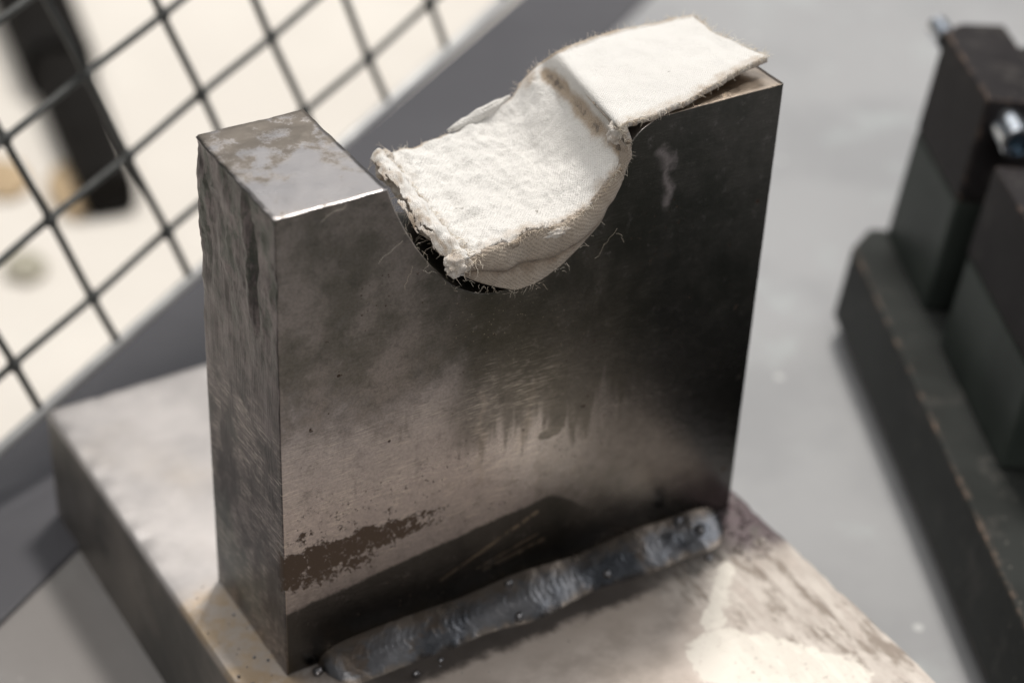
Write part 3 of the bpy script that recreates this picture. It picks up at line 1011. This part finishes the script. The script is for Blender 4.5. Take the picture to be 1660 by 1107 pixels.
for _ in range(60):       # matted wool along the notch arc
    i = random.randrange(0, 118)
    p = lowF[i].copy(); p.y = random.uniform(-0.0012, 0.001); p.z += random.gauss(0, .0006)
    fibre(p, Vector((random.gauss(0, 1), -0.2, random.gauss(0, .6))), random.uniform(.0008, .0025), .00006, .25)
for _ in range(26):       # fuzz clinging to the notch edge on the left
    s = random.random()
    a = catmull([Vector((x, -0.0003, z)) for x, z in NOTCH[1:8]], 60)[int(s * 59)]
    fibre(a + Vector((random.gauss(0, .0006), 0, random.gauss(0, .0006))), Vector((random.gauss(0, 1), -0.1, random.gauss(0, 1))), random.uniform(.001, .004), .000028, .5)
tag(mk('loose_fibres', vs, fs, M_fibre, pad), kind='stuff')
vs, fs = [], []
for a, b_ in (((652, 392), (612, 428)), ((668, 430), (655, 470)), ((560, 335), (520, 360)), ((1000, 380), (1012, 392)), ((965, 420), (1000, 372))):
    p0 = at(a, 1, -0.0004); p1 = at(b_, 1, -0.0004)
    pts = [p0.lerp(p1, k / 8) + Vector((random.gauss(0, .0002), -0.0002 * math.sin(math.pi * k / 8), random.gauss(0, .0002) + .0006 * math.sin(math.pi * k / 8))) for k in range(9)]
    v, f = tube(pts, 0.00004, 3, False)
    b = len(vs); vs.extend(v); fs.extend([tuple(k + b for k in q) for q in f])
tag(mk('stray_hairs', vs, fs, M_fibre, pad), kind='stuff')

# ------------------------------------------------------------------ dark clamping fixture on the right
P0 = at((1350, 512), 2, -0.028)
U_ = Vector((-0.4246, -0.9054, 0)); V_ = Vector((0.9004, -0.4223, -0.1045)); W_ = Vector((0.0946, -0.0444, 0.9945))
cl = empty('clamp_fixture', P0 + V_ * 0.07 + U_ * 0.1, 'dark blackened steel clamp with two upright jaws on a long base bar', 'clamp')


def lp(u, v, w): return P0 + U_ * u + V_ * v + W_ * w


def lprism(name, poly, w0, w1, mat, bw=0.0010):
    n = len(poly)
    vs = [lp(a, b, w0) for a, b in poly] + [lp(a, b, w1) for a, b in poly]
    fs = [tuple(range(n)), tuple(reversed(range(n, 2 * n)))] + [(i, n + i, n + (i + 1) % n, (i + 1) % n) for i in range(n)]
    o = mk(name, vs, fs, mat, cl, smooth=False)
    bm = bmesh.new(); bm.from_mesh(o.data); bmesh.ops.recalc_face_normals(bm, faces=bm.faces[:]); bm.to_mesh(o.data); bm.free()
    return bevel(o, bw)


lprism('base_bar', [(0.0, 0.0), (-0.012, 0.0085), (-0.012, 0.075), (0.33, 0.075), (0.33, 0.0)], 0.0, 0.0251, M_bar, 0.0012)
HB = 0.0252
CH = [(-0.0085, 0.0130), (-0.0150, 0.0195)]
lprism('lower_upright', CH + [(-0.0150, 0.060), (0.0325, 0.060), (0.0325, 0.0130)], HB, 0.0609, M_sheen)  # uprights are split where the painted reflection begins
lprism('jaw', CH + [(-0.0165, 0.0335), (0.0325, 0.0335), (0.0325, 0.0130)], 0.0611, 0.0935, M_black)
lprism('jaw_heel', [(-0.0070, 0.0338), (-0.0070, 0.060), (0.0325, 0.060), (0.0325, 0.0338)], 0.0611, 0.0915, M_black)
lprism('lower_upright', [(0.0500, 0.0127), (0.0500, 0.060), (0.1060, 0.060), (0.1060, 0.0127)], HB, 0.0545, M_sheen)
lprism('jaw', [(0.0490, 0.0127), (0.0490, 0.060), (0.1060, 0.060), (0.1060, 0.0127)], 0.0547, 0.0825, M_black)
lprism('lower_upright', [(0.150, 0.014), (0.150, 0.060), (0.25, 0.060), (0.25, 0.014)], HB, 0.0520, M_sheen)


def cyl(name, c0, c1, r, mat, parent=cl, n=28, chamf=0.0004, inner=None):
    ax = (c1 - c0).normalized(); a = ax.orthogonal().normalized(); b = ax.cross(a)
    prof = [(c0, 0.0), (c0, r - chamf), (c0 + ax * chamf, r), (c1 - ax * chamf, r), (c1, r - chamf)]
    if inner: prof += [(c1, inner), (c1 - ax * inner * 1.1, inner * .98), (c1 - ax * inner * 1.1, 0.0)]
    else: prof += [(c1, 0.0)]
    vs = []
    for c, rr in prof:
        for k in range(n):
            th = 2 * math.pi * k / n
            vs.append(c + (a * math.cos(th) + b * math.sin(th)) * max(rr, 1e-6))
    fs = [(i * n + k, (i + 1) * n + k, (i + 1) * n + (k + 1) % n, i * n + (k + 1) % n) for i in range(len(prof) - 1) for k in range(n)]
    o = mk(name, vs, fs, mat, parent)
    bm = bmesh.new(); bm.from_mesh(o.data); bmesh.ops.recalc_face_normals(bm, faces=bm.faces[:]); bm.to_mesh(o.data); bm.free()
    m = o.modifiers.new('edge', 'EDGE_SPLIT'); m.split_angle = math.radians(40)
    return o


BC = (0.0202, 0.0864)
bolt = cyl('bolt_head', lp(0.0326, *BC), lp(0.0435, *BC), 0.0048, M_zinc, inner=0.0034)
cyl('hex_socket', lp(0.0400, *BC), lp(0.0418, *BC), 0.0031, M_socket, parent=bolt, chamf=0.0001, n=6)
cyl('bolt_end', lp(-0.0095, 0.0150, 0.0900), lp(-0.0195, 0.0150, 0.0895), 0.0034, M_zinc)

# ------------------------------------------------------------------ wire mesh panel behind
KM = 0.52
mO = Vector((-0.2500, -0.0999, 1.0)) * KM
mA = Vector((0.0340, -0.0352, 0.0287)) * KM
mB = Vector((0.0156, 0.0383, 0.0294)) * KM
JR = 2.634


def mp(i, j):
    c = mO + mA * i + mB * j
    return CAM + RX * c.x + RD * c.y + RF * c.z


i0 = -1.0
while mp(i0, JR).z > ZF + 0.004 and i0 > -6: i0 -= 0.02
mesh_p = empty('mesh_panel', mp(i0, JR), 'dark square wire mesh panel with a thin pale bottom rail', 'mesh panel')
MN = (mp(1, 0) - mp(0, 0)).cross(mp(0, 1) - mp(0, 0)).normalized()
if MN.dot(CAM - mp(0, 0)) < 0: MN = -MN
wr = 0.00112
I1 = 9


def wire(fn, t0, t1, par):
    n = int((t1 - t0) * 10) + 1
    pts = []
    for k in range(n + 1):
        t = t0 + (t1 - t0) * k / n
        pts.append(fn(t) + MN * (wr * 0.35 * math.cos(math.pi * (t + par))))
    v, f = tube(pts, wr, 7)
    mk('wire', v, f, M_wire, mesh_p)


for j in range(-4, 3):
    wire(lambda t: mp(t, j), i0, I1, j)
for i in range(math.ceil(i0), I1 + 1):
    wire(lambda t: mp(i, t), -4.3, JR, i + 1)
kv, kf = [], []
blob(kv, kf, Vector((0, 0, 0)), wr * 1.9, 6)
knot_me = None
for j in range(-1, 3):
    for i in range(math.ceil(i0), 7):
        if knot_me is None:
            o = mk('wire_knot', [v_ + wloc(mesh_p) for v_ in kv], kf, M_wire, mesh_p); knot_me = o.data
        else:
            o = bpy.data.objects.new('wire_knot', knot_me); COL.objects.link(o); o.parent = mesh_p
        o.location = mp(i, j) - wloc(mesh_p)
v, f = tube([mp(i0, JR), mp((i0 + I1) / 2, JR), mp(I1, JR)], 0.0016, 10)
mk('bottom_rail', v, f, M_rail, mesh_p)

# ------------------------------------------------------------------ blurred things on the pavement beyond
ZP = ZF - 0.20
te, tt = at((182, 352), 2, ZP), at((22, -40), 2, ZP)
td = (tt - te).normalized(); tn = Vector((-td.y, td.x, 0))
tl = empty('black_handled_tool', te + td * 0.06, 'black rubber handled tool lying on the pale pavement behind the mesh', 'tool')


def bar(name, c0, c1, w0, w1, h0, h1, mat, parent, lift=0.0):
    d = (c1 - c0); vs = []; n = 10; m = 16
    for k in range(n + 1):
        t = k / n
        w = w0 + (w1 - w0) * t; h = h0 + (h1 - h0) * t
        c = c0 + d * t + Vector((0, 0, lift + h / 2))
        for q in range(m):
            th = 2 * math.pi * q / m
            cx = math.copysign(abs(math.cos(th)) ** 0.6, math.cos(th)); cz = math.copysign(abs(math.sin(th)) ** 0.6, math.sin(th))
            vs.append(c + tn * (cx * w / 2) + Vector((0, 0, cz * h / 2)))
    fs = [(i * m + q, i * m + (q + 1) % m, (i + 1) * m + (q + 1) % m, (i + 1) * m + q) for i in range(n) for q in range(m)]
    fs += [tuple(range(m)), tuple(reversed(range(n * m, (n + 1) * m)))]
    return mk(name, vs, fs, mat, parent)


L_ = (tt - te).length
bar('grip', te, te + td * (L_ * 0.45), 0.027, 0.032, 0.026, 0.030, M_rubber, tl)
bar('shank', te + td * (L_ * 0.45), te + td * (L_ * 1.15), 0.040, 0.048, 0.034, 0.038, M_rubber, tl)


def lump(name, px, rx, ry, rz, mat, label, cat, seed):
    c = at(px, 2, ZP) + Vector((0, 0, rz * 0.9))
    vs, fs = [], []
    n, m = 14, 20
    for i in range(n + 1):
        ph = math.pi * i / n
        for k in range(m):
            th = 2 * math.pi * k / m
            d = Vector((math.sin(ph) * math.cos(th), math.sin(ph) * math.sin(th), math.cos(ph)))
            r = 1 + 0.25 * mn.noise(d * 1.5 + Vector((seed, 0, 0)))
            p = c + td * (d.x * rx * r) + tn * (d.y * ry * r) + Vector((0, 0, d.z * rz * r))
            p.z = max(p.z, ZP + 0.0003)
            vs.append(p)
    for i in range(n):
        for k in range(m):
            fs.append((i * m + k, (i + 1) * m + k, (i + 1) * m + (k + 1) % m, i * m + (k + 1) % m))
    tag(mk(name, vs, fs, mat), label, cat)


lump('wood_chunk', (112, 318), 0.026, 0.010, 0.004, M_wood, 'orange brown wood chunk beside the black tool handle', 'wood', 2)
lump('wood_chip', (8, 296), 0.022, 0.012, 0.003, M_wood, 'small ochre wood chip farther along the pavement from the tool tip', 'wood', 6)
lump('stone', (42, 440), 0.013, 0.010, 0.004, M_stone, 'small olive grey stone on the pale pavement', 'stone', 9)
